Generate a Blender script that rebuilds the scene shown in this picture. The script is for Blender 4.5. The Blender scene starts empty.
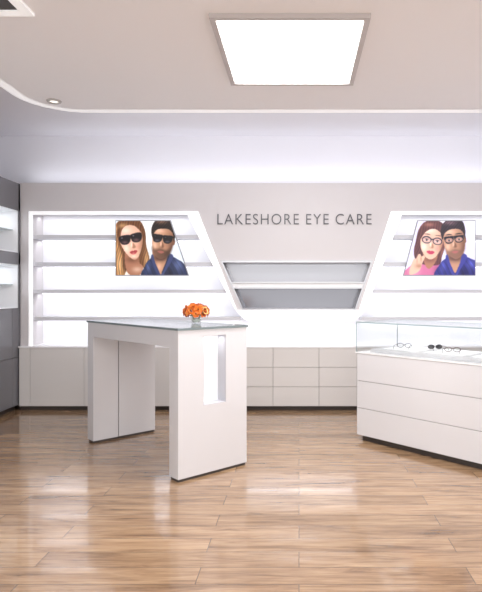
import bpy, bmesh, math, random
import numpy as np
from mathutils import Vector, Matrix
random.seed(4)
sc=bpy.context.scene
sc.view_settings.view_transform='Standard'
F=558.0; CX=299.0; CY=292.0; H=1.3; D=6.15
def wx(px,d=D): return (px-CX)*d/F
def wz(py,d=D): return H+(CY-py)*d/F
def lin(c):
    r=[]
    for v in c:
        v=v/255.0
        r.append(v/12.92 if v<=0.04045 else ((v+0.055)/1.055)**2.4)
    return (*r,1.0)
MC={}
def mat(name,rgb,rough=0.5,metal=0.0,emit=0.0,ecol=None,coat=0.0,noise=0.0):
    if name in MC: return MC[name]
    m=bpy.data.materials.new(name); m.use_nodes=True
    nt=m.node_tree; b=nt.nodes['Principled BSDF']
    col=lin(rgb)
    b.inputs['Roughness'].default_value=rough
    b.inputs['Metallic'].default_value=metal
    b.inputs['Coat Weight'].default_value=coat
    b.inputs['Coat Roughness'].default_value=0.08
    n=nt.nodes.new('ShaderNodeTexNoise'); n.inputs['Scale'].default_value=3.0
    mx=nt.nodes.new('ShaderNodeMix'); mx.data_type='RGBA'
    mx.inputs[6].default_value=col
    mx.inputs[7].default_value=tuple(c*(1-0.03-noise) for c in col[:3])+(1,)
    nt.links.new(n.outputs['Fac'],mx.inputs[0]); nt.links.new(mx.outputs[2],b.inputs['Base Color'])
    if emit>0:
        b.inputs['Emission Color'].default_value=lin(ecol) if ecol else col
        b.inputs['Emission Strength'].default_value=emit
    MC[name]=m; return m
def glassmat(name,tint=(252,253,253),base=0.05):
    if name in MC: return MC[name]
    m=bpy.data.materials.new(name); m.use_nodes=True
    nt=m.node_tree; nt.nodes.clear()
    o=nt.nodes.new('ShaderNodeOutputMaterial'); t=nt.nodes.new('ShaderNodeBsdfTransparent'); g=nt.nodes.new('ShaderNodeBsdfGlossy')
    t.inputs[0].default_value=lin(tint); g.inputs['Roughness'].default_value=0.03
    lw=nt.nodes.new('ShaderNodeLayerWeight'); lw.inputs[0].default_value=0.5
    p=nt.nodes.new('ShaderNodeMath'); p.operation='POWER'; p.inputs[1].default_value=4.0
    q=nt.nodes.new('ShaderNodeMath'); q.operation='MULTIPLY_ADD'; q.inputs[1].default_value=0.7; q.inputs[2].default_value=base
    nt.links.new(lw.outputs['Facing'],p.inputs[0]); nt.links.new(p.outputs[0],q.inputs[0])
    mx=nt.nodes.new('ShaderNodeMixShader')
    nt.links.new(q.outputs[0],mx.inputs[0]); nt.links.new(t.outputs[0],mx.inputs[1]); nt.links.new(g.outputs[0],mx.inputs[2]); nt.links.new(mx.outputs[0],o.inputs[0])
    MC[name]=m; return m
def newobj(name,bm,mats,parent=None,smooth=False,bevel=0.0):
    bmesh.ops.recalc_face_normals(bm,faces=bm.faces)
    me=bpy.data.meshes.new(name); bm.to_mesh(me); bm.free()
    for m in (mats if isinstance(mats,(list,tuple)) else [mats]): me.materials.append(m)
    if smooth:
        for p in me.polygons: p.use_smooth=True
    o=bpy.data.objects.new(name,me); sc.collection.objects.link(o)
    if parent: o.parent=parent
    if bevel>0:
        md=o.modifiers.new('bevel','BEVEL'); md.width=bevel; md.segments=2; md.limit_method='ANGLE'
    return o
def empty(name,loc=(0,0,0),rz=0.0):
    e=bpy.data.objects.new(name,None); sc.collection.objects.link(e); e.location=loc; e.rotation_euler=(0,0,rz); e.empty_display_size=0.1; return e
def abox(bm,x0,x1,y0,y1,z0,z1,mi=0):
    vs=[bm.verts.new((x,y,z)) for z in (z0,z1) for y in (y0,y1) for x in (x0,x1)]
    for f in ((0,1,3,2),(4,6,7,5),(0,4,5,1),(1,5,7,3),(3,7,6,2),(2,6,4,0)):
        fc=bm.faces.new([vs[i] for i in f]); fc.material_index=mi
def box(name,x0,x1,y0,y1,z0,z1,m,parent=None,bevel=0.0):
    bm=bmesh.new(); abox(bm,x0,x1,y0,y1,z0,z1); return newobj(name,bm,m,parent,bevel=bevel)
def aprism(bm,pts,y0,y1,mi=0):   # polygon in XZ extruded in Y
    a=[bm.verts.new((x,y0,z)) for x,z in pts]; b=[bm.verts.new((x,y1,z)) for x,z in pts]
    fs=[bm.faces.new(a),bm.faces.new(b[::-1])]
    n=len(pts)
    for i in range(n): fs.append(bm.faces.new((a[i],b[i],b[(i+1)%n],a[(i+1)%n])))
    for f in fs: f.material_index=mi
def hprism(bm,pts,z0,z1,mi=0):
    a=[bm.verts.new((x,y,z0)) for x,y in pts]; b=[bm.verts.new((x,y,z1)) for x,y in pts]
    fs=[bm.faces.new(a),bm.faces.new(b[::-1])]
    n=len(pts)
    for i in range(n): fs.append(bm.faces.new((a[i],b[i],b[(i+1)%n],a[(i+1)%n])))
    for f in fs: f.material_index=mi
def PX(l,d=D): return [(wx(x,d),wz(y,d)) for x,y in l]
def area(name,loc,rot,sx,sy,power,col=(1,1,1),parent=None):
    l=bpy.data.lights.new(name,'AREA'); l.shape='RECTANGLE'; l.size=sx; l.size_y=sy; l.energy=power; l.color=col
    o=bpy.data.objects.new(name,l); sc.collection.objects.link(o); o.location=loc; o.rotation_euler=rot
    if parent: o.parent=parent
    return o

# ---------- materials
M_wall=mat('wall_paint',(232,232,238),0.8)
M_ceil=mat('ceiling_paint',(250,249,251),0.85)
M_panel=mat('panel_laminate',(207,203,205),0.45)
M_white=mat('white_gloss',(236,235,237),0.35)
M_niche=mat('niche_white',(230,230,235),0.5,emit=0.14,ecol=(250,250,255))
M_shelf=mat('shelf_white',(206,206,212),0.4)
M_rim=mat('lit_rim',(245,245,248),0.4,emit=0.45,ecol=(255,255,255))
M_cab=mat('cabinet_laminate',(210,206,204),0.35)
M_cab_d=mat('cabinet_gap',(120,116,114),0.6)
M_kick=mat('toe_kick',(70,62,58),0.6)
M_dark=mat('graphite_laminate',(118,117,122),0.4)
M_metal=mat('brushed_metal',(190,190,194),0.3,metal=0.9)
M_mirror=mat('grey_mirror',(134,134,140),0.16,metal=0.75)
M_mirror2=mat('pale_mirror',(166,166,171),0.2,metal=0.7)
M_led=mat('led_diffuser',(255,255,255),0.5,emit=3.0,ecol=(255,255,255))
M_led2=mat('led_strip',(255,255,255),0.5,emit=2.0,ecol=(250,250,255))
M_table=mat('table_lacquer',(216,215,218),0.2,coat=0.4)
M_tabin=mat('table_recess_glow',(240,240,244),0.4,emit=0.10,ecol=(255,255,255))  # slot interior: slight emission in the material stands in for light
M_glass=glassmat('clear_glass')
M_gtop=glassmat('table_glass',(250,252,252),0.08)
M_gedge=mat('glass_edge',(118,130,132),0.15)
M_black=mat('black_acetate',(24,24,26),0.2)
M_sign=mat('sign_letters',(88,88,94),0.4)
# floor
def floor_mat():
    m=bpy.data.materials.new('oak_planks'); m.use_nodes=True; nt=m.node_tree; N=nt.nodes; L=nt.links
    b=N['Principled BSDF']
    tc=N.new('ShaderNodeTexCoord')
    br=N.new('ShaderNodeTexBrick'); br.offset=0.37; br.offset_frequency=2
    br.inputs['Color1'].default_value=(0,0,0,1); br.inputs['Color2'].default_value=(1,1,1,1); br.inputs['Mortar'].default_value=(0.5,0.5,0.5,1)
    br.inputs['Scale'].default_value=1.0; br.inputs['Mortar Size'].default_value=0.0018; br.inputs['Mortar Smooth'].default_value=0.3
    br.inputs['Brick Width'].default_value=1.25; br.inputs['Row Height'].default_value=0.155; br.inputs['Bias'].default_value=0.0
    L.new(tc.outputs['Object'],br.inputs['Vector'])
    mp=N.new('ShaderNodeMapping'); mp.inputs['Scale'].default_value=(1.0,9.0,1.0)
    L.new(tc.outputs['Object'],mp.inputs['Vector'])
    mul=N.new('ShaderNodeMath'); mul.operation='MULTIPLY'; mul.inputs[1].default_value=23.0; L.new(br.outputs['Color'],mul.inputs[0])
    no=N.new('ShaderNodeTexNoise'); no.noise_dimensions='4D'; no.inputs['Scale'].default_value=2.0; no.inputs['Detail'].default_value=8; no.inputs['Roughness'].default_value=0.65; no.inputs['Distortion'].default_value=1.1
    L.new(mp.outputs[0],no.inputs['Vector']); L.new(mul.outputs[0],no.inputs['W'])
    mp2=N.new('ShaderNodeMapping'); mp2.inputs['Scale'].default_value=(2.2,60.0,1.0); L.new(tc.outputs['Object'],mp2.inputs['Vector'])
    n2=N.new('ShaderNodeTexNoise'); n2.inputs['Scale'].default_value=2.0; n2.inputs['Detail'].default_value=3; L.new(mp2.outputs[0],n2.inputs['Vector'])
    r=N.new('ShaderNodeValToRGB'); e=r.color_ramp.elements
    e[0].position=0.30; e[0].color=lin((106,78,56)); e[1].position=0.68; e[1].color=lin((194,164,131))
    k=e.new(0.46); k.color=lin((163,131,101))
    L.new(no.outputs['Fac'],r.inputs[0])
    m1=N.new('ShaderNodeMix'); m1.data_type='RGBA'; m1.blend_type='MULTIPLY'; m1.inputs[0].default_value=1.0
    r2=N.new('ShaderNodeValToRGB'); r2.color_ramp.elements[0].color=(0.74,0.71,0.68,1); r2.color_ramp.elements[1].color=(1,1,1,1)
    L.new(br.outputs['Color'],r2.inputs[0]); L.new(r.outputs[0],m1.inputs[6]); L.new(r2.outputs[0],m1.inputs[7])
    m2=N.new('ShaderNodeMix'); m2.data_type='RGBA'; m2.blend_type='MULTIPLY'; m2.inputs[0].default_value=0.55
    r3=N.new('ShaderNodeValToRGB'); r3.color_ramp.elements[0].position=0.35; r3.color_ramp.elements[0].color=(0.62,0.58,0.54,1); r3.color_ramp.elements[1].position=0.6; r3.color_ramp.elements[1].color=(1,1,1,1)
    L.new(n2.outputs['Fac'],r3.inputs[0]); L.new(m1.outputs[2],m2.inputs[6]); L.new(r3.outputs[0],m2.inputs[7])
    m3=N.new('ShaderNodeMix'); m3.data_type='RGBA'; m3.inputs[7].default_value=lin((74,55,40))
    L.new(br.outputs['Fac'],m3.inputs[0]); L.new(m2.outputs[2],m3.inputs[6])
    L.new(m3.outputs[2],b.inputs['Base Color'])
    b.inputs['Roughness'].default_value=0.22
    b.inputs['Coat Weight'].default_value=0.6; b.inputs['Coat Roughness'].default_value=0.06
    return m
M_floor=floor_mat()

# ---------- room shell
XL,XR,YF,YB=-3.55,3.3,-2.0,6.5
ZC=3.115
box('floor',XL,XR,YF,YB,-0.1,0,M_floor)
box('wall_back',XL-0.1,XR+0.1,YB,YB+0.12,0,ZC,M_wall)
box('wall_left',XL-0.12,XL,YF,YB,0,ZC,M_wall)
box('wall_right',XR,XR+0.12,YF,YB,0,ZC,M_wall)
box('ceiling',XL-0.12,XR+0.12,YF,YB+0.12,ZC,ZC+0.1,M_wall)
def slab_outline(off,r):
    x0=-2.33+off; y1=4.99-off; x1=XR-0.001; y0=YF
    pts=[(x0,y0)]
    for i in range(13):
        a=math.pi-i*(math.pi/2)/12
        pts.append((x0+r+r*math.cos(a), y1-r+r*math.sin(a)))
    pts+= [(x1,y1),(x1,y0)]
    return pts
ec=empty('suspended_ceiling')
bm=bmesh.new(); hprism(bm,slab_outline(0.09,0.37),2.9,2.97); newobj('slab',bm,M_ceil,ec)
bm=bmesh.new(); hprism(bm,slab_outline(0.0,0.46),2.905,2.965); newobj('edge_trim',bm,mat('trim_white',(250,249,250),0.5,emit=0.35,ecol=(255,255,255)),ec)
bm=bmesh.new(); abox(bm,-1.9,XR-0.05,4.80,4.84,2.97,2.99); abox(bm,-2.2,-2.16,YF+0.2,4.5,2.97,2.99)
newobj('cove_led_strip',bm,M_led2,ec)

# ---------- ceiling panel light
ep=empty('ceiling_light_panel')
px0,px1,py0,py1=-0.517,0.412,3.20,4.25
bm=bmesh.new(); w=0.034
abox(bm,px0,px1,py0,py0+w,2.872,2.9); abox(bm,px0,px1,py1-w,py1,2.872,2.9)
abox(bm,px0,px0+w,py0+w,py1-w,2.872,2.9); abox(bm,px1-w,px1,py0+w,py1-w,2.872,2.9)
newobj('frame',bm,mat('alu_frame',(198,192,190),0.4,metal=0.1),ep)
box('diffuser',px0+w,px1-w,py0+w,py1-w,2.888,2.9,M_led,ep)
area('panel_lamp',(-0.05,3.73,2.884),(0,0,0),0.82,0.94,68,(1,0.99,0.98),ep)

# recessed grille spotlight (upper left)
eg=empty('recessed_spotlight')
gx0,gx1,gy0,gy1=-2.15,-1.52,2.85,3.21
bm=bmesh.new(); w=0.06
abox(bm,gx0,gx1,gy0,gy0+w,2.885,2.9); abox(bm,gx0,gx1,gy1-w,gy1,2.885,2.9)
abox(bm,gx0,gx0+w,gy0+w,gy1-w,2.885,2.9); abox(bm,gx1-w,gx1,gy0+w,gy1-w,2.885,2.9)
newobj('frame',bm,mat('spot_frame',(250,250,250),0.4,emit=0.3,ecol=(255,255,255)),eg)
box('recess_plate',gx0+w,gx1-w,gy0+w,gy1-w,2.893,2.9,mat('lamp_recess',(70,66,64),0.5),eg)
for i,cx in enumerate((gx0+0.2,gx1-0.2)):
    bm=bmesh.new(); bmesh.ops.create_cone(bm,cap_ends=True,segments=32,radius1=0.06,radius2=0.075,depth=0.02,matrix=Matrix.Translation((cx,(gy0+gy1)/2,2.888)))
    newobj('lamp_%d'%(i+1),bm,M_metal,eg,smooth=False)
    bm=bmesh.new(); bmesh.ops.create_uvsphere(bm,u_segments=20,v_segments=10,radius=0.04,matrix=Matrix.Translation((cx,(gy0+gy1)/2,2.885))@Matrix.Diagonal((1,1,0.3,1)))
    newobj('bulb_%d'%(i+1),bm,M_led2,eg,smooth=True)
def lathe(name,prof,loc,m,parent,seg=40,smooth=True):
    bm=bmesh.new(); rings=[]
    for r,z in prof:
        rings.append([bm.verts.new((loc[0]+r*math.cos(2*math.pi*i/seg),loc[1]+r*math.sin(2*math.pi*i/seg),loc[2]+z)) for i in range(seg)])
    for a,b in zip(rings,rings[1:]):
        for i in range(seg):
            bm.faces.new((a[i],a[(i+1)%seg],b[(i+1)%seg],b[i]))
    return newobj(name,bm,m,parent,smooth=smooth)
ed=empty('recessed_downlight')
dl=(-2.05,4.67,2.9)
lathe('trim_ring',[(0.035,0),(0.038,-0.012),(0.055,-0.012),(0.06,0)],dl,mat('downlight_ring',(190,186,184),0.4),ed)
lathe('lens',[(0.0005,-0.004),(0.036,-0.004)],dl,mat('dl_lens',(255,250,240),0.4,emit=1.2),ed)

# ---------- back wall display unit
U=empty('wall_display_unit')
XUR=3.0; XUL=wx(20.5)
zt=wz(183); zn=wz(211.5); zc=wz(346); ztb=wz(320.5)
bm=bmesh.new()
aprism(bm,[(XUL,zt),(XUR,zt),(XUR,zn),(XUL,zn)],D,D+0.34)
abox(bm,XUL,wx(29),D,D+0.34,0.705,zn)
abox(bm,XUR-0.1,XUR,D,D+0.34,0.705,zn)
aprism(bm,PX([(198,211.5),(391,211.5),(372.5,262),(221,262)]),D,D+0.30)
aprism(bm,PX([(198,211.5),(221,262),(242,310),(237,310)]),D,D+0.30)
aprism(bm,PX([(391,211.5),(359,310),(356,310),(372.5,262)]),D,D+0.30)
newobj('front_panel',bm,M_panel,U)
def arc(c0,c1,c2,n=6):
    out=[]
    for i in range(n+1):
        t=i/n; out.append(((1-t)**2*c0[0]+2*t*(1-t)*c1[0]+t*t*c2[0],(1-t)**2*c0[1]+2*t*(1-t)*c1[1]+t*t*c2[1]))
    return out
bm=bmesh.new()
aL=arc((232,303),(241,321),(251,321)); aR=arc((368,303),(360,321),(350,321))
aprism(bm,PX([(198,211.5),(186,211.5)]+aL+[(251,310),(237,310)]),D-0.012,D+0.30)
aprism(bm,PX([(391,211.5),(403,211.5)]+aR+[(350,310),(359,310)]),D-0.012,D+0.30)
aprism(bm,PX([(251,310),(350,310),(350,321),(251,321)]),D-0.012,D+0.30)
newobj('lit_rim',bm,M_rim,U)
bm=bmesh.new()
aprism(bm,PX([(29,211.5),(186,211.5),(187.5,214.5),(32,214.5),(32,346),(29,346)]),D-0.008,D+0.02)
aprism(bm,PX([(403,211.5),(560,211.5),(560,214.5),(402,214.5)]),D-0.008,D+0.02)
newobj('niche_frame',bm,M_rim,U)
box('niche_back',XUL,XUR,D+0.34,D+0.348,0.705,zt,M_niche,U)
def slantL(y): return 186+(y-211.5)*(232-186)/(303-211.5)
def slantR(y): return 403-(y-211.5)*(403-368)/(303-211.5)
bm=bmesh.new(); bl=bmesh.new()
for ys in (236.5,264,291.5,319):
    z=wz(ys); th=0.04
    xl1=wx(min(slantL(ys),243)); xr0=wx(max(slantR(ys),357))
    abox(bm,wx(29),xl1,D+0.03,D+0.338,z-th/2,z+th/2)
    abox(bm,xr0,XUR-0.1,D+0.03,D+0.338,z-th/2,z+th/2)
    abox(bl,wx(29.2),xl1-0.03,D+0.32,D+0.335,z-th/2-0.008,z-th/2)
    abox(bl,xr0+0.03,XUR-0.12,D+0.32,D+0.335,z-th/2-0.008,z-th/2)
newobj('shelves',bm,M_shelf,U); newobj('shelf_led_strips',bl,M_led2,U)
# central trapezoid recess
bm=bmesh.new()
aprism(bm,PX([(219,258),(376,258),(366,285),(229.5,285)]),D+0.20,D+0.21,1)
aprism(bm,PX([(229.5,285),(366,285),(357,311),(240,311)]),D+0.20,D+0.21,0)
newobj('recess_back',bm,[M_mirror,M_mirror2],U)
bm=bmesh.new()
def tl(y): return 221+(y-262)*(242-221)/48
def tr(y): return 372.5-(y-262)*(16.5)/48
for y0,y1 in ((260.5,262.5),(282,283.2),(287,288.6),(308.6,310.5)):
    aprism(bm,PX([(tl(y0),y0),(tr(y0),y0),(tr(y1),y1),(tl(y1),y1)]),D-0.008,D+0.2)
aprism(bm,PX([(tl(283),283),(tr(283),283),(tr(287),287),(tl(287),287)]),D+0.004,D+0.2,1)
aprism(bm,PX([(tl(261),261),(tl(261)+1.6,261),(tl(310)+1.6,310),(tl(310),310)]),D-0.006,D+0.2)
aprism(bm,PX([(tr(261)-1.6,261),(tr(261),261),(tr(310),310),(tr(310)-1.6,310)]),D-0.006,D+0.2)
newobj('recess_trim',bm,[M_metal,M_white],U)
# base cabinets
bm=bmesh.new()
abox(bm,XUL,XUR,D-0.03,D+0.34,0.05,0.69)
newobj('base_carcass',bm,M_cab_d,U)
box('counter_top',XUL,XUR,D-0.055,D+0.34,0.69,0.705,M_white,U)
box('toe_kick',XUL,XUR,D,D+0.34,0,0.05,M_kick,U)
bm=bmesh.new(); g=0.002
def front(p0,p1,rows,z0=0.05,z1=0.69):
    x0=wx(p0,6.1);x1=wx(p1,6.1)
    for r in range(rows):
        a=z0+(z1-z0)*r/rows; b=z0+(z1-z0)*(r+1)/rows
        abox(bm,x0+g,x1-g,D-0.05,D-0.03,a+g,b-g)
for c in ((19,30,1),(30,84,1),(84,138,1),(138,192,1),(192,246,3),(246,273,3),(273,319,3),(319,357,3),(357,411,3),(411,465,1),(465,519,1),(519,570,1)): front(*c)
newobj('drawer_fronts',bm,M_cab,U,bevel=0.0015)
Lc=(0.97,0.98,1.0)
for i,ys in enumerate((211.5,236.5,264,291.5,319)):
    z=wz(ys)-0.03
    a=wx(30); b=wx(min(slantL(ys),240))-0.04
    area('niche_lamp_l%d'%i,((a+b)/2,D+0.24,z),(math.radians(8),0,0),b-a,0.04,1.1*(b-a),Lc,U)
    a=wx(max(slantR(ys),357))+0.04; b=XUR-0.15
    area('niche_lamp_r%d'%i,((a+b)/2,D+0.24,z),(math.radians(8),0,0),b-a,0.04,1.1*(b-a),Lc,U)
area('niche_lamp_c',(0,D+0.2,ztb-0.03),(0,0,0),1.2,0.04,1.4,Lc,U)
area('recess_lamp_1',(0,D+0.08,wz(263.5)),(0,0,0),1.3,0.04,0.7,Lc,U)
area('recess_lamp_2',(0,D+0.08,wz(289.5)),(0,0,0),1.15,0.04,0.4,Lc,U)
area('top_cove_lamp',(-0.2,D+0.2,zt+0.05),(math.radians(180),0,0),5.8,0.06,6.5,(0.93,0.94,1.0),U)
area('edge_cove_lamp',(0.5,5.2,2.98),(math.radians(125),0,0),5.2,0.06,11,(0.96,0.96,1.0),ec)

# sign
cu=bpy.data.curves.new('signtxt','FONT'); cu.body='LAKESHORE EYE CARE'; cu.size=0.15; cu.extrude=0.005; cu.offset=-0.0014; cu.space_character=1.16; cu.space_word=0.9
to=bpy.data.objects.new('tmp',cu); sc.collection.objects.link(to); bpy.context.view_layer.update()
me=bpy.data.meshes.new_from_object(to.evaluated_get(bpy.context.evaluated_depsgraph_get()))
bpy.data.objects.remove(to)
xs=[v.co.x for v in me.vertices]; ys=[v.co.y for v in me.vertices]
X0,X1,Z0,Z1=wx(217.5),wx(371.5),wz(224.5),wz(214)
for v in me.vertices:
    x=(v.co.x-min(xs))/(max(xs)-min(xs)); y=(v.co.y-min(ys))/(max(ys)-min(ys))
    v.co=Vector((X0+x*(X1-X0), D-0.006-v.co.z, Z0+y*(Z1-Z0)))
me.materials.clear(); me.materials.append(M_sign)
so=bpy.data.objects.new('wall_sign',me); sc.collection.objects.link(so)

# ---------- posters : printed picture as per-vertex colour on a fine grid mesh
PD=6.12
def cat(pts,n=5):
    out=[]; L=len(pts)
    for i in range(L):
        p0,p1,p2,p3=[Vector(pts[(i+k-1)%L]) for k in range(4)]
        for j in range(n):
            t=j/n
            out.append(tuple(0.5*((2*p1)+(-p0+p2)*t+(2*p0-5*p1+4*p2-p3)*t*t+(-p0+3*p1-3*p2+p3)*t**3)))
    return out
def ell(cx,cy,rx,ry,n=16): return [(cx+rx*math.cos(2*math.pi*i/n),cy+ry*math.sin(2*math.pi*i/n)) for i in range(n)]
class Paint:
    def __init__(s,x0,x1,y0,y1,step=0.25):
        s.st=step; s.nx=int((x1-x0)/step)+1; s.ny=int((y1-y0)/step)+1
        s.X,s.Y=np.meshgrid(np.linspace(x0,x1,s.nx),np.linspace(y0,y1,s.ny)); s.x0,s.x1,s.y0,s.y1=x0,x1,y0,y1
        s.C=np.ones((s.ny,s.nx,3)); s.R=None
    def tf(s,x,y):
        if not s.R: return x,y
        a,cx,cy,k=s.R; c,sn=math.cos(a)*k,math.sin(a)*k
        return cx+(x-cx)*c-(y-cy)*sn, cy+(x-cx)*sn+(y-cy)*c
    def mask(s,P,soft):
        ins=np.zeros(s.X.shape,bool); n=len(P)
        for i in range(n):
            x1,y1=P[i];x2,y2=P[(i+1)%n]
            if y1==y2: continue
            c=((y1>s.Y)!=(y2>s.Y))&(s.X<(x2-x1)*(s.Y-y1)/(y2-y1)+x1); ins^=c
        m=ins.astype(float)
        k=max(1,int(round(soft/s.st)))
        for _ in range(2):
            for ax in (0,1):
                acc=np.zeros_like(m)
                for d in range(-k,k+1): acc+=np.roll(m,d,ax)
                m=acc/(2*k+1)
        return m
    def poly(s,col,P,smooth=True,soft=0.25,a=1.0):
        P=[s.tf(*p) for p in P]
        if smooth: P=cat(P)
        m=(s.mask(P,soft)*a)[...,None]; s.C=s.C*(1-m)+np.array(col)/255.0*m; return m[...,0]
    def blob(s,col,cx,cy,rx,ry,a,clip=None):
        cx,cy=s.tf(cx,cy)
        m=np.exp(-(((s.X-cx)/rx)**2+((s.Y-cy)/ry)**2))*a
        if clip is not None: m=m*clip
        m=m[...,None]; s.C=s.C*(1-m)+np.array(col)/255.0*m
    def strands(s,clip,amp,freq,tilt,seed):
        ph=(s.X+tilt*(s.Y-240)+1.6*np.sin((s.Y-220)*0.16+seed))*freq
        v=0.5*np.sin(ph)+0.3*np.sin(ph*2.3+seed)+0.2*np.sin(ph*0.6+2*seed)
        s.C=np.clip(s.C*(1+amp*(v*clip)[...,None]),0,1)
def poster(name,lt,lb,rt,rb,y0,y1,P):
    e=empty(name)
    out=[(lt,y0),(rt,y0),(rb,y1),(lb,y1)]
    cx=sum(p[0] for p in out)/4; cy=(y0+y1)/2
    big=[(cx+(x-cx)*1.02,cy+(y-cy)*1.03) for x,y in out]
    bm=bmesh.new(); aprism(bm,PX(big,PD),PD,PD+0.03); newobj('frame',bm,mat('poster_frame',(150,150,156),0.4),e)
    nx,ny=260,200
    u=np.linspace(0,1,nx); v=np.linspace(0,1,ny); Uu,V=np.meshgrid(u,v)
    Y=y0+(y1-y0)*V; L=lt+(lb-lt)*V; R=rt+(rb-rt)*V; X=L+(R-L)*Uu
    ix=np.clip(((X-P.x0)/(P.x1-P.x0)*(P.nx-1)).round().astype(int),0,P.nx-1); iy=np.clip(((Y-P.y0)/(P.y1-P.y0)*(P.ny-1)).round().astype(int),0,P.ny-1)
    C=P.C[iy,ix]
    verts=[((x-CX)*PD/F,PD-0.0015,H+(CY-y)*PD/F) for x,y in zip(X.ravel(),Y.ravel())]
    faces=[(j*nx+i,(j+1)*nx+i,(j+1)*nx+i+1,j*nx+i+1) for j in range(ny-1) for i in range(nx-1)]
    me=bpy.data.meshes.new('print'); me.from_pydata(verts,[],faces)
    at=me.color_attributes.new('print_colour','FLOAT_COLOR','POINT')
    Cl=np.where(C<=0.04045,C/12.92,((C+0.055)/1.055)**2.4).reshape(-1,3)
    at.data.foreach_set('color',np.concatenate([Cl,np.ones((len(Cl),1))],1).ravel().astype(np.float32))
    m=bpy.data.materials.get('poster_print')
    if not m:
        m=bpy.data.materials.new('poster_print'); m.use_nodes=True; nt=m.node_tree; b=nt.nodes['Principled BSDF']
        a=nt.nodes.new('ShaderNodeAttribute'); a.attribute_name='print_colour'
        nt.links.new(a.outputs['Color'],b.inputs['Base Color']); nt.links.new(a.outputs['Color'],b.inputs['Emission Color'])
        b.inputs['Emission Strength'].default_value=0.28; b.inputs['Roughness'].default_value=0.35
    me.materials.append(m)
    o=bpy.data.objects.new('print',me); sc.collection.objects.link(o); o.parent=e
SK=(232,188,162);SK2=(172,116,88);SKH=(254,232,214);SK3=(190,140,110);SK4=(112,72,52);SK3H=(234,194,166)
# left picture
P=Paint(114,191,219,277)
P.poly((226,234,241),[(110,215),(195,215),(195,280),(110,280)],False)
P.blob((252,252,252),149,228,14,26,0.95)
P.R=(math.radians(-9),132,250,1.06)
h=P.poly((112,70,40),[(118,228),(124,221),(134,219.5),(143,223),(147,234),(146,248),(147,262),(143,282),(112,280),(113,262),(116.5,246),(115.5,236)])
P.poly((196,146,92),[(118,238),(122,252),(121,264),(125,278),(114,278),(116,256)],a=0.8,soft=0.7)
P.blob((226,184,132),120,232,3.5,8,0.8,h); P.blob((214,170,118),144,262,2.5,10,0.8,h); P.blob((226,184,132),118,262,2.5,9,0.8,h); P.blob((60,36,22),126,262,4,10,0.7,h)
P.strands(h,0.28,2.6,0.1,1.0)
P.poly((240,234,228),[(124,268),(131,264),(137,266),(141,270),(142,284),(118,284)])
nk=P.poly(SK2,[(126,250),(138,250),(137,262),(140,268),(133,276),(124,269)])
P.blob((104,64,46),131,259,6,3,0.7,nk); P.blob(SKH,134,269,5,3,0.5,nk)
f=P.poly(SK,[(122.5,232),(127,226.5),(136,225.5),(142.5,230),(143.6,240),(141.2,249.5),(137.6,256.5),(133.6,259.4),(129.5,257),(125,250),(122,241)])
P.blob(SKH,129,231,6,4,0.9,f); P.blob(SKH,127,248,3.4,5,0.9,f); P.blob(SKH,133,256.4,2.5,1.6,0.7,f)
P.blob(SK2,144,246,4.6,12,1.0,f); P.blob((210,130,112),139,248,2.6,2.4,0.4,f); P.blob(SK2,134,260.4,6,2,0.8,f)
P.poly(SK2,[(133.8,243),(136,247.4),(134.4,248.8),(132,248),(133.2,246.8)],soft=0.5,a=0.9)
P.blob(SKH,132.4,245,0.9,3,0.9)
m=P.poly((108,66,38),[(121.5,242),(120.4,231),(126,223),(137,222),(144,228),(146.5,242),(142.2,233),(137,227.4),(130,226.5),(124.8,231)],soft=0.3); P.strands(m,0.28,2.4,0.4,2.0); P.blob((212,168,116),127,226,5,2.4,0.8,m)
for cx,cy in ((127,239.4),(138,238.9)):
    l=P.poly((22,14,18),[(cx-5.4,cy-3.0),(cx,cy-4.2),(cx+5.2,cy-3.4),(cx+4.8,cy+1.8),(cx+1.8,cy+4.5),(cx-2.6,cy+4.3),(cx-5,cy+1.4)])
    P.blob((110,80,82),cx-0.5,cy+2.4,3.2,1.6,0.8,l); P.blob((190,190,200),cx-2.6,cy-2,0.9,0.7,0.6,l)
P.poly((22,14,18),[(130.5,236),(134,235.8),(134,237.6),(130.5,237.8)],False)
P.poly((182,62,66),[(129.6,252),(132,250.6),(133.2,251.1),(134.5,250.5),(137,251.5),(135,253.8),(132,254.2)])
P.blob((236,160,156),133,253.2,1.6,0.5,0.8); P.poly((110,30,36),[(129.9,252),(133,251.7),(136.7,251.6),(133,252.3)],False,a=0.6)
# man
P.R=None
sh=P.poly((34,42,78),[(144,278),(145,266),(149,260),(155,256.5),(168,255),(177,259),(185,265),(190,278)])
P.blob((88,104,152),178,265,5,6,0.8,sh); P.blob((84,100,150),148,268,2.5,6,0.7,sh); P.blob((14,18,42),170,274,5,7,0.8,sh); P.strands(sh,0.2,1.1,-0.5,3)
nk=P.poly(SK3,[(154,248),(169,248),(169,257),(164,269),(160.5,275),(157,267),(153,257)])
P.blob((80,50,36),160,258,9,3.6,0.95,nk); P.blob(SK3H,159,267,3,4,0.6,nk)
P.poly((54,64,110),[(168,253.5),(173.4,257.4),(165,272),(162,277),(161,275),(166,263)],soft=0.3); P.poly((54,64,110),[(153,254.5),(151,258.5),(156,272),(160,277),(160.6,275),(155.4,263)],soft=0.3)
P.poly((14,18,40),[(168.8,255),(169.6,256),(162.5,273),(161.5,273)],False,a=0.8)
P.R=(math.radians(7),161,252,1.02)
P.poly(SK4,ell(172,241,1.5,3.2))
f=P.poly(SK3,[(151.2,231),(156,226.5),(166,226.5),(171,231),(172,240),(170.5,249.5),(166.6,256),(161,259),(156,256),(152.4,249.5),(151,240)])
P.blob(SK3H,156,231.5,6,3.4,0.95,f); P.blob(SK3H,154,246,2.6,4,0.9,f); P.blob(SK4,172.6,244,6,14,1.0,f)
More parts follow.
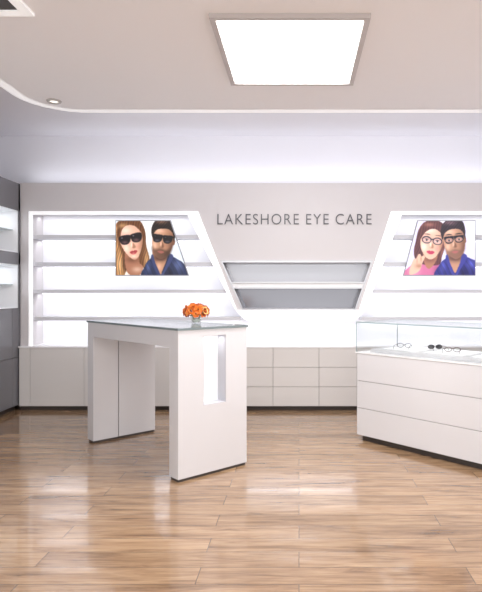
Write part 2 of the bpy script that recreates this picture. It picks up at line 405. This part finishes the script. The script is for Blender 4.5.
b=P.poly((78,50,36),[(151.6,246),(153.6,250),(156.6,249.8),(160.6,248.4),(165,249.8),(168.6,248),(171.6,242),(171,250),(167,257),(161.2,260),(156,257),(152.2,251)],soft=0.9,a=0.75)
P.blob((44,28,20),169,254,5,5,0.7,b); P.blob((150,104,80),156,254,2,2.4,0.4,b)
P.poly((166,96,84),[(157.2,251.8),(160.6,250.6),(164.2,251.8),(160.8,253.4)],soft=0.3)
P.poly(SK4,[(161.2,242),(163.2,246.4),(161.6,248),(159,247.4),(160.6,246.2)],soft=0.5,a=0.9); P.blob(SK3H,160,244,0.9,3,0.9)
m=P.poly((32,22,18),[(151,239),(149,232),(150,225.5),(154.4,219.8),(163,218.4),(170.4,221.6),(173.4,230),(172.2,240.5),(170.4,233),(165.5,229),(157.6,229.4),(152.8,232.6)]); P.blob((112,80,60),158,222.6,6,2.2,0.9,m); P.strands(m,0.35,2.2,0.9,1)
for cx in (156,166):
    l=P.poly((12,10,14),[(cx-4.6,235.6),(cx,235.2),(cx+4.7,235.6),(cx+4.2,240.4),(cx+1.6,242.8),(cx-2.4,242.8),(cx-4.4,240)])
    P.blob((90,84,98),cx,241.2,2.8,1.2,0.8,l); P.blob((180,180,190),cx-2.4,236.8,0.9,0.6,0.6,l)
P.poly((12,10,14),[(151,235.8),(171.6,235.6),(171.6,236.9),(151,237.1)],False)
P.R=None
poster('advertising_poster',116,116,170,188,221,275,P)
# right picture
P=Paint(402,477,219,277)
P.poly((220,220,244),[(398,215),(480,215),(480,280),(398,280)],False)
P.blob((250,248,254),443,226,9,20,0.9); P.blob((250,248,254),470,230,6,24,0.7)
sw=P.poly((204,108,150),[(402,278),(409,267),(418,261.5),(426,260),(436,260),(442,266),(446,278)])
P.R=(math.radians(8),431,250,1.06)
h=P.poly((84,44,46),[(417,232),(421.6,224.5),(430,221.4),(438,223.4),(443,231),(444,242),(442,254),(440,263),(422,264),(415.5,256),(415.6,243)])
P.blob((178,116,98),421,234,3,8,0.9,h); P.blob((150,92,80),442,252,2,8,0.7,h); P.strands(h,0.28,2.4,0.25,1.5)
P.R=None
P.blob((244,176,204),414,270,5,5,0.8,sw); P.blob((130,52,104),438,272,4,6,0.8,sw)
P.R=(math.radians(8),431,250,1.06)
nk=P.poly(SK2,[(425,252),(436.6,252),(437,260),(431.5,268),(426,262)]); P.blob((110,62,56),431,259,6,3,0.7,nk)
f=P.poly(SK,[(420,232),(425.6,227),(434.6,227),(440,232.4),(441,241),(439.4,249.4),(435.6,256.4),(431,259),(426,256.4),(421.4,249.6),(419.6,241)])
P.blob(SKH,427,231.6,6,3.4,0.9,f); P.blob(SKH,424,248,3,4,0.9,f); P.blob(SK2,442,246,4.6,12,1.0,f); P.blob((224,136,134),436.5,248,2.4,2.2,0.4,f)
m=P.poly((84,44,44),[(418.6,243),(417.4,233),(422.6,225),(432,223.2),(440.4,228.6),(443.4,241),(438.6,233.4),(431,229.8),(423.8,233.6)],soft=0.3); P.strands(m,0.28,2.4,0.4,2.0); P.blob((178,112,96),426,226.6,5,2,0.7,m)
for cx in (425.6,435.8):
    P.poly((26,18,38),ell(cx,241,4.6,3.5)); P.poly((222,180,166),ell(cx,241.2,3.7,2.6)); P.poly((240,226,224),ell(cx,241.3,1.9,0.8),soft=0.25,a=0.8); P.poly((50,32,36),ell(cx,241.2,0.9,0.9,8)); P.poly((60,34,40),[(cx-2.4,240.4),(cx,239.8),(cx+2.4,240.4),(cx,240.5)],soft=0.25); P.poly((70,42,40),[(cx-3.4,236),(cx,235.1),(cx+3.4,236),(cx,236)],soft=0.25,a=0.8)
P.poly((26,18,38),[(429.4,239.4),(432.2,239.4),(432.2,240.4),(429.4,240.4)],False)
P.poly(SK2,[(431.4,243),(433.2,247.2),(431.6,248.6),(429.2,248),(430.6,246.6)],soft=0.5,a=0.9); P.blob(SKH,430,245,0.9,3,0.8)
P.poly((190,52,84),[(427,252),(429.6,250.6),(430.8,251.1),(432.1,250.5),(434.6,251.6),(432.6,253.8),(429.8,254)])
P.R=None
hd=P.poly(SK,[(410,268),(413.6,259),(416,258.6),(418.4,254.4),(420.2,254),(421.6,256.4),(423.8,255.4),(424.8,257.4),(422.4,263),(419,271),(410,275)]); P.blob(SK2,419,266,4,2.4,0.7,hd); P.blob(SK2,421,259,0.7,3,0.7,hd); P.blob(SK2,417,261,0.6,3,0.5,hd)
sh=P.poly((32,34,112),[(436,278),(440,264),(446,258.4),(452,255.5),(462,255),(470,258.5),(478,263),(478,278)])
P.blob((78,86,188),471,264,5,5,0.8,sh); P.blob((74,82,184),443,266,3,6,0.7,sh); P.blob((14,14,62),464,274,5,7,0.8,sh); P.strands(sh,0.2,1.1,-0.5,3)
nk=P.poly(SK3,[(448,248),(462,248),(463,257),(458,268),(455,273),(451.5,267),(447,257)]); P.blob((80,50,44),455,258,9,3.6,0.95,nk)
P.poly((50,54,146),[(462,253.5),(467,257.4),(459.4,271),(456.4,277),(455.4,275),(460,263)],soft=0.3); P.poly((50,54,146),[(447.6,254.5),(445.6,258.5),(450.4,272),(454.4,277),(455,275),(450,263)],soft=0.3)
P.R=(math.radians(-6),455,252,1.02)
P.poly(SK4,ell(465.8,241,1.4,3.2))
f=P.poly(SK3,[(445,231),(450,227),(460,227),(465,231),(466,240),(464.6,249.5),(461,256),(455.5,259),(450.4,256),(446.2,249.5),(444.6,240)])
P.blob(SK3H,451,231.6,6,3.4,0.95,f); P.blob(SK3H,448.4,246,2.6,4,0.9,f); P.blob(SK4,466.6,244,6,14,1.0,f)
b=P.poly((100,66,56),[(445.6,247),(447.8,250.4),(451,250.4),(455,249),(459.4,250.4),(462.4,249),(465.4,243),(465,250),(461,257),(455.5,259.8),(450,257),(446,251)],soft=0.9,a=0.6)
P.poly((172,96,92),[(451.6,251.9),(455,250.8),(458.6,251.9),(455.2,253.4)],soft=0.3)
P.poly(SK4,[(455.6,242),(457.4,246.4),(455.8,247.8),(453.2,247.2),(454.8,246)],soft=0.5,a=0.9); P.blob(SK3H,454.2,244,0.9,3,0.9)
m=P.poly((30,20,30),[(444.2,239),(443,232),(444.6,225.5),(449.6,220.4),(458,218.6),(464.8,222),(467.2,230),(466.2,240.5),(464.4,233),(459.4,229.6),(452,229.8),(446.6,233)]); P.blob((104,76,84),453,223,6,2.2,0.9,m); P.strands(m,0.35,2.2,0.9,1)
for cx in (450.4,460.2):
    P.poly((18,16,30),[(cx-4.5,236.6),(cx,236.2),(cx+4.5,236.6),(cx+4.2,240.6),(cx+1.6,243),(cx-2.4,243),(cx-4.2,240.4)]); P.poly((180,134,116),ell(cx,240,3.6,2.3)); P.poly((226,214,212),ell(cx,240.3,1.7,0.7),a=0.8); P.poly((36,26,30),ell(cx,240.2,0.9,0.9,8)); P.poly((34,24,28),[(cx-3.6,234.8),(cx,233.9),(cx+3.6,234.8),(cx,235)],soft=0.25)
P.poly((18,16,30),[(446,236.6),(465,236.4),(465,237.4),(446,237.6)],False)
P.R=None
P.C=P.C*0.93+np.array([0.85,0.82,1.0])*0.07
poster('advertising_poster.001',418,404,475,475,221,275,P)

# ---------- left display cabinet (graphite)
LC=empty('display_cabinet')
fx=-3.075; bx=XL+0.005
y0c,y1c=2.6,D-0.002
bm=bmesh.new()
abox(bm,bx,fx,y0c,y1c,2.19,2.49)
abox(bm,bx,fx,y0c,y1c,1.60,1.73)
abox(bm,bx,fx-0.02,y0c,y1c,0.06,1.125)
ys_=(y0c,3.75,4.9,y1c-0.03)
for yy in ys_:
    abox(bm,bx,fx,yy,yy+0.03,0.06,2.49)
newobj('carcass',bm,M_dark,LC)
bm=bmesh.new()
for z0,z1 in ((1.125,1.60),(1.73,2.19)):
    abox(bm,bx,bx+0.01,y0c+0.03,y1c-0.03,z0,z1)
    for ya,yb in zip(ys_,ys_[1:]):
        abox(bm,bx+0.01,fx-0.008,ya+0.03,ya+0.036,z0,z1); abox(bm,bx+0.01,fx-0.008,yb-0.006,yb,z0,z1)
        abox(bm,bx+0.01,fx-0.008,ya+0.036,yb-0.006,z1-0.006,z1); abox(bm,bx+0.01,fx-0.004,ya+0.036,yb-0.006,z0,z0+0.012)
newobj('niche_lining',bm,mat('lining_white',(228,228,232),0.4,emit=0.1,ecol=(255,255,255)),LC)
bm=bmesh.new()
for z0,z1 in ((1.125,1.60),(1.73,2.19)):
    zm=(z0+z1)/2+0.02
    for ya,yb in zip(ys_,ys_[1:]): abox(bm,bx+0.012,fx-0.06,ya+0.037,yb-0.007,zm-0.004,zm+0.004)
newobj('glass_shelves',bm,mat('shelf_glass_frosted',(190,202,204),0.2),LC)
bm=bmesh.new()
for a,b in ((y0c+.03,3.17),(3.175,3.75),(3.78,4.33),(4.335,4.9),(4.93,5.47),(5.475,5.98),(5.985,6.115)):
    abox(bm,fx-0.02,fx,a,b,0.065,0.585); abox(bm,fx-0.02,fx,a,b,0.59,1.12)
newobj('doors',bm,mat('graphite_door',(112,111,116),0.3),LC,bevel=0.0015)
box('toe_kick',bx,fx-0.06,y0c,y1c,0,0.06,M_kick,LC)
for i,z in enumerate((2.17,1.58)):
    for j,(ya,yb) in enumerate(zip(ys_,ys_[1:])):
        area('cabinet_lamp_%d_%d'%(i,j),((bx+fx)/2,(ya+yb)/2,z),(0,0,0),0.06,1.0,2.4,Lc,LC)

# ---------- display table
TH=math.radians(43.6)
TO=(-0.822,3.795)
T=empty('display_table',(TO[0],TO[1],0),TH)
TW,TL=0.59,1.48
sl0,sl1,sz0,sz1=0.205,0.40,0.50,0.99
bm=bmesh.new()
ep_=0.115
abox(bm,0,sl0,0,ep_,0.02,1.035); abox(bm,sl1,TW,0,ep_,0.02,1.035)
abox(bm,sl0,sl1,0,ep_,0.02,sz0); abox(bm,sl0,sl1,0,ep_,sz1,1.035)
newobj('end_panel_near',bm,M_table,T)
box('slot_back',sl0,sl1,0.095,ep_,sz0,sz1,M_tabin,T)
bm=bmesh.new()
abox(bm,sl0,sl0+0.004,0.004,0.095,sz0,sz1); abox(bm,sl1-0.004,sl1,0.004,0.095,sz0,sz1); abox(bm,sl0,sl1,0.004,0.095,sz0,sz0+0.004)
newobj('slot_lining',bm,mat('slot_side',(190,190,196),0.4),T)
area('slot_lamp',((sl0+sl1)/2,0.05,sz1-0.01),(0,0,0),0.15,0.04,0.2,Lc,T)
bm=bmesh.new()
abox(bm,0,0.225,TL-ep_,TL,0.02,1.035); abox(bm,0.235,TW,TL-ep_+0.006,TL,0.02,1.035); abox(bm,0.22,0.24,TL-ep_+0.03,TL-0.01,0.02,1.035)
newobj('end_panel_far',bm,M_table,T)
bm=bmesh.new()
abox(bm,0,TW,ep_,TL-ep_,0.915,0.99)
abox(bm,0,0.02,ep_,TL-ep_,0.99,1.035); abox(bm,TW-0.02,TW,ep_,TL-ep_,0.99,1.035)
newobj('apron',bm,M_table,T)
bm=bmesh.new()
abox(bm,0.008,TW-0.008,0.008,ep_-0.01,0,0.02); abox(bm,0.008,TW-0.008,TL-ep_+0.01,TL-0.008,0,0.02)
newobj('plinths',bm,M_kick,T)
box('glass_top',-0.006,TW+0.006,-0.006,TL+0.006,1.0365,1.052,M_gtop,T)
bm=bmesh.new()
for a in ((-0.008,-0.006,-0.008,TL+0.008),(TW+0.006,TW+0.008,-0.008,TL+0.008),(-0.006,TW+0.006,-0.008,-0.006),(-0.006,TW+0.006,TL+0.006,TL+0.008)):
    abox(bm,a[0],a[1],a[2],a[3],1.0365,1.052)
newobj('glass_edge',bm,M_gedge,T)

# ---------- eyeglasses
def tube(bm,pts,r,seg=6,closed=False,mi=0):
    n=len(pts); rings=[]
    for i,p in enumerate(pts):
        p=Vector(p)
        a=Vector(pts[(i-1)%n] if (closed or i>0) else pts[i]); b=Vector(pts[(i+1)%n] if (closed or i<n-1) else pts[i])
        t=(b-a).normalized(); s=t.cross(Vector((0,0.3,1))).normalized(); u=s.cross(t).normalized()
        rings.append([bm.verts.new(p+r*(math.cos(2*math.pi*k/seg)*s+math.sin(2*math.pi*k/seg)*u)) for k in range(seg)])
    for i in range(n if closed else n-1):
        A=rings[i];B=rings[(i+1)%n]
        for k in range(seg):
            f=bm.faces.new((A[k],A[(k+1)%seg],B[(k+1)%seg],B[k])); f.material_index=mi
def glasses(loc,rz,m,lens):
    bm=bmesh.new()
    for s in (-1,1):
        c=s*0.034
        ring=[(c+0.028*math.cos(2*math.pi*i/18),0,0.022+0.018*math.sin(2*math.pi*i/18)) for i in range(18)]
        tube(bm,ring,0.0022,closed=True)
        f=bm.faces.new([bm.verts.new(p) for p in ring]); f.material_index=1
        tube(bm,[(s*0.061,0,0.028),(s*0.068,0.006,0.029),(s*0.069,0.05,0.029),(s*0.067,0.1,0.028),(s*0.065,0.125,0.018),(s*0.064,0.138,0.004)],0.0018)
    tube(bm,[(-0.008,0,0.026),(0,-0.001,0.029),(0.008,0,0.026)],0.002)
    o=newobj('eyeglasses',bm,[m,lens],None,smooth=True)
    o.location=loc; o.rotation_euler=(0,0,rz); return o
M_lensd=mat('dark_lens',(36,36,40),0.1); M_brown=mat('tortoise',(86,48,30),0.25)
cR=math.cos(TH); sR=math.sin(TH)
def loc2(o,x,y,z): return (o[0]+x*cR-y*sR,o[1]+x*sR+y*cR,z)
CO=(0.509,4.90)
# ---------- display case right
Cc=empty('display_case',(CO[0],CO[1],0),TH)
CW,CL=0.6,1.75; zbod=0.775
box('body',0.02,CW,-CL+0.02,-0.0,0.05,zbod-0.012,M_cab_d,Cc)
bm=bmesh.new()
for r in range(3):
    a=0.05+(zbod-0.062)*r/3; b=0.05+(zbod-0.062)*(r+1)/3
    abox(bm,0,0.02,-CL,0,a+0.002,b-0.002)
abox(bm,0.02,CW,-0.001,0.012,0.05,zbod-0.012); abox(bm,0.02,CW,-CL,-CL+0.02,0.05,zbod-0.012)
newobj('drawer_fronts',bm,M_table,Cc,bevel=0.0015)
box('deck',-0.004,CW+0.004,-CL-0.004,0.014,zbod-0.012,zbod,M_white,Cc)
box('toe_kick',0.04,CW-0.02,-CL+0.04,-0.03,0,0.05,M_kick,Cc)
bm=bmesh.new(); zt2=1.04; t=0.008
abox(bm,0,t,-CL,0.01,zbod,zt2-t); abox(bm,CW-t,CW,-CL,0.01,zbod,zt2-t)
abox(bm,t,CW-t,0.01-t,0.01,zbod,zt2-t); abox(bm,t,CW-t,-CL,-CL+t,zbod,zt2-t)
newobj('glass_hood',bm,M_glass,Cc)
box('glass_lid',0,CW,-CL,0.01,zt2-t,zt2,M_gtop,Cc)
bm=bmesh.new(); q=0.005
for x in (-0.001,CW-q+0.001):
    abox(bm,x,x+q,-CL,0.01,zt2-0.010,zt2)
    for y in (-CL,0.01-q): abox(bm,x,x+q,y,y+q,zbod,zt2)
abox(bm,0,CW,-CL-0.001,-CL+q,zt2-0.010,zt2); abox(bm,0,CW,0.01-q,0.011,zt2-0.010,zt2)
newobj('glass_edges',bm,mat('glass_edge_light',(158,174,176),0.2),Cc)
bm=bmesh.new(); abox(bm,0.06,CW-0.06,-CL+0.1,-0.1,zbod,zbod+0.03)
newobj('display_tray',bm,mat('tray_grey',(206,205,208),0.4),Cc,bevel=0.006)
bm=bmesh.new()
for yy in (-0.2,-0.62,-1.04,-1.46+0.28): abox(bm,0.12,CW-0.12,yy-0.34 if yy>-1.1 else yy-0.36,yy if yy>-1.1 else yy-0.26,zbod+0.03,zbod+0.038)
newobj('tray_pads',bm,mat('pad_white',(244,244,246),0.5,emit=0.12),Cc,bevel=0.003)
k=zbod+0.041
for (x,y,rz,m,l) in ((0.24,-0.33,2.0,M_black,M_glass),(0.33,-0.58,2.5,M_black,M_lensd),(0.24,-0.8,2.0,M_brown,M_glass),(0.36,-1.16,2.6,M_black,M_lensd)):
    glasses(loc2(CO,x,y,k),TH+rz,m,l)
glasses((-3.2,5.72,1.14),math.radians(100),M_black,M_lensd)
glasses((-3.2,5.3,1.14),math.radians(95),M_black,M_lensd)

# ---------- flowers
FL=empty('flower_arrangement',(-0.815,4.42,1.053))
lathe('glass_vase',[(0.0005,0.0),(0.032,0.0),(0.042,0.02),(0.046,0.045),(0.043,0.06),(0.040,0.06),(0.042,0.044),(0.038,0.022),(0.028,0.006),(0.0005,0.006)],(0,0,0),M_glass,FL)
lathe('water_stems',[(0.0005,0.007),(0.024,0.008),(0.034,0.022),(0.037,0.034),(0.0005,0.035)],(0,0,0),mat('stem_water',(196,200,190),0.2),FL)
bm=bmesh.new()
def petal(bm,c,M3,rad,ang,open_,size,mi):
    rows=5; g=[]
    for i in range(rows):
        t=i/(rows-1); row=[]
        wdt=size*(0.35+0.75*math.sin(math.pi*min(1,t*0.85+0.08)))*0.55
        out=rad+size*open_*t**1.3; up=size*(0.9*t-0.25*open_*t*t)
        for j in (-1,-0.5,0,0.5,1):
            a=ang+j*wdt/max(0.006,(rad+size*0.35))*0.9
            rr=out*(1-0.06*abs(j))
            p=Vector((rr*math.cos(a),rr*math.sin(a),up-(0.12*size*abs(j)**2)*t))
            row.append(bm.verts.new(c+M3@p))
        g.append(row)
    for i in range(rows-1):
        for j in range(4):
            f=bm.faces.new((g[i][j],g[i][j+1],g[i+1][j+1],g[i+1][j])); f.material_index=mi
heads=[(0,0,1)]
for n,el in ((6,50),(9,18),(8,-8)):
    for i in range(n):
        a=2*math.pi*(i+random.random()*0.4)/n; e=math.radians(el+random.uniform(-7,7)); heads.append((math.cos(a)*math.cos(e),math.sin(a)*math.cos(e),math.sin(e)))
for h in heads:
    d=Vector(h).normalized(); c=Vector((d.x*0.084,d.y*0.084,0.09+d.z*0.044))
    M3=d.to_track_quat('Z','Y').to_matrix()
    for ring,(n,rad,op,sz) in enumerate(((3,0.003,0.15,0.024),(5,0.007,0.45,0.026),(6,0.010,0.85,0.028))):
        mi=(2,1,0)[ring] if random.random()<.7 else random.choice((0,1,2,3))
        for i in range(n): petal(bm,c,M3,rad,2*math.pi*i/n+ring*0.5+random.random()*.3,op,sz*random.uniform(.9,1.1),mi)
newobj('blossoms',bm,[mat('petal_orange',(214,106,28),0.6),mat('petal_amber',(226,136,54),0.6),mat('petal_rust',(140,54,18),0.6),mat('petal_peach',(246,184,112),0.6)],FL,smooth=True)
bm=bmesh.new()
for i in range(12):
    a=2*math.pi*i/12+random.random()*.3; c=Vector((0.03*math.cos(a),0.03*math.sin(a),0.055)); dr=Vector((math.cos(a),math.sin(a),0.05+random.random()*.3)); s=Vector((-math.sin(a),math.cos(a),0))
    pr=[c]+[c+dr*0.03+s*0.014,c+dr*0.065+Vector((0,0,-.004)),c+dr*0.03-s*0.014]
    m_=c+dr*0.033+Vector((0,0,0.005))
    V=[bm.verts.new(p) for p in pr]; vm=bm.verts.new(m_)
    for q_ in range(4): bm.faces.new((V[q_],V[(q_+1)%4],vm))
for i in range(9):
    a=2*math.pi*i/9; tube(bm,[(0.015*math.cos(a),0.015*math.sin(a),0.01),(0.03*math.cos(a),0.03*math.sin(a),0.06),(0.06*math.cos(a),0.06*math.sin(a),0.09)],0.0022)
newobj('leaves_stems',bm,mat('leaf_green',(96,110,56),0.6),FL)

# ---------- lights / world
area('fill_light_front',(0,0.6,2.86),(0,0,0),3.6,1.6,95,(1,0.985,0.97))  # added fill light out of view, brightens the whole room
area('fill_light_right',(2.3,3.6,2.86),(0,0,0),1.0,1.0,28,(1,0.985,0.97))  # second added fill, unseen, lifts the right side
w=bpy.data.worlds.new('world'); sc.world=w; w.use_nodes=True
bg=w.node_tree.nodes['Background']; bg.inputs[0].default_value=(1.0,0.99,0.985,1); bg.inputs[1].default_value=2.1

cam=bpy.data.cameras.new('camera'); co=bpy.data.objects.new('camera',cam); sc.collection.objects.link(co)
co.location=(0,0,H); co.rotation_euler=(math.radians(90),0,0)
cam.sensor_width=36; cam.lens=36*F/592; cam.shift_x=-(CX-241)/592; cam.shift_y=-(296-CY)/592
cam.clip_start=0.05
sc.camera=co
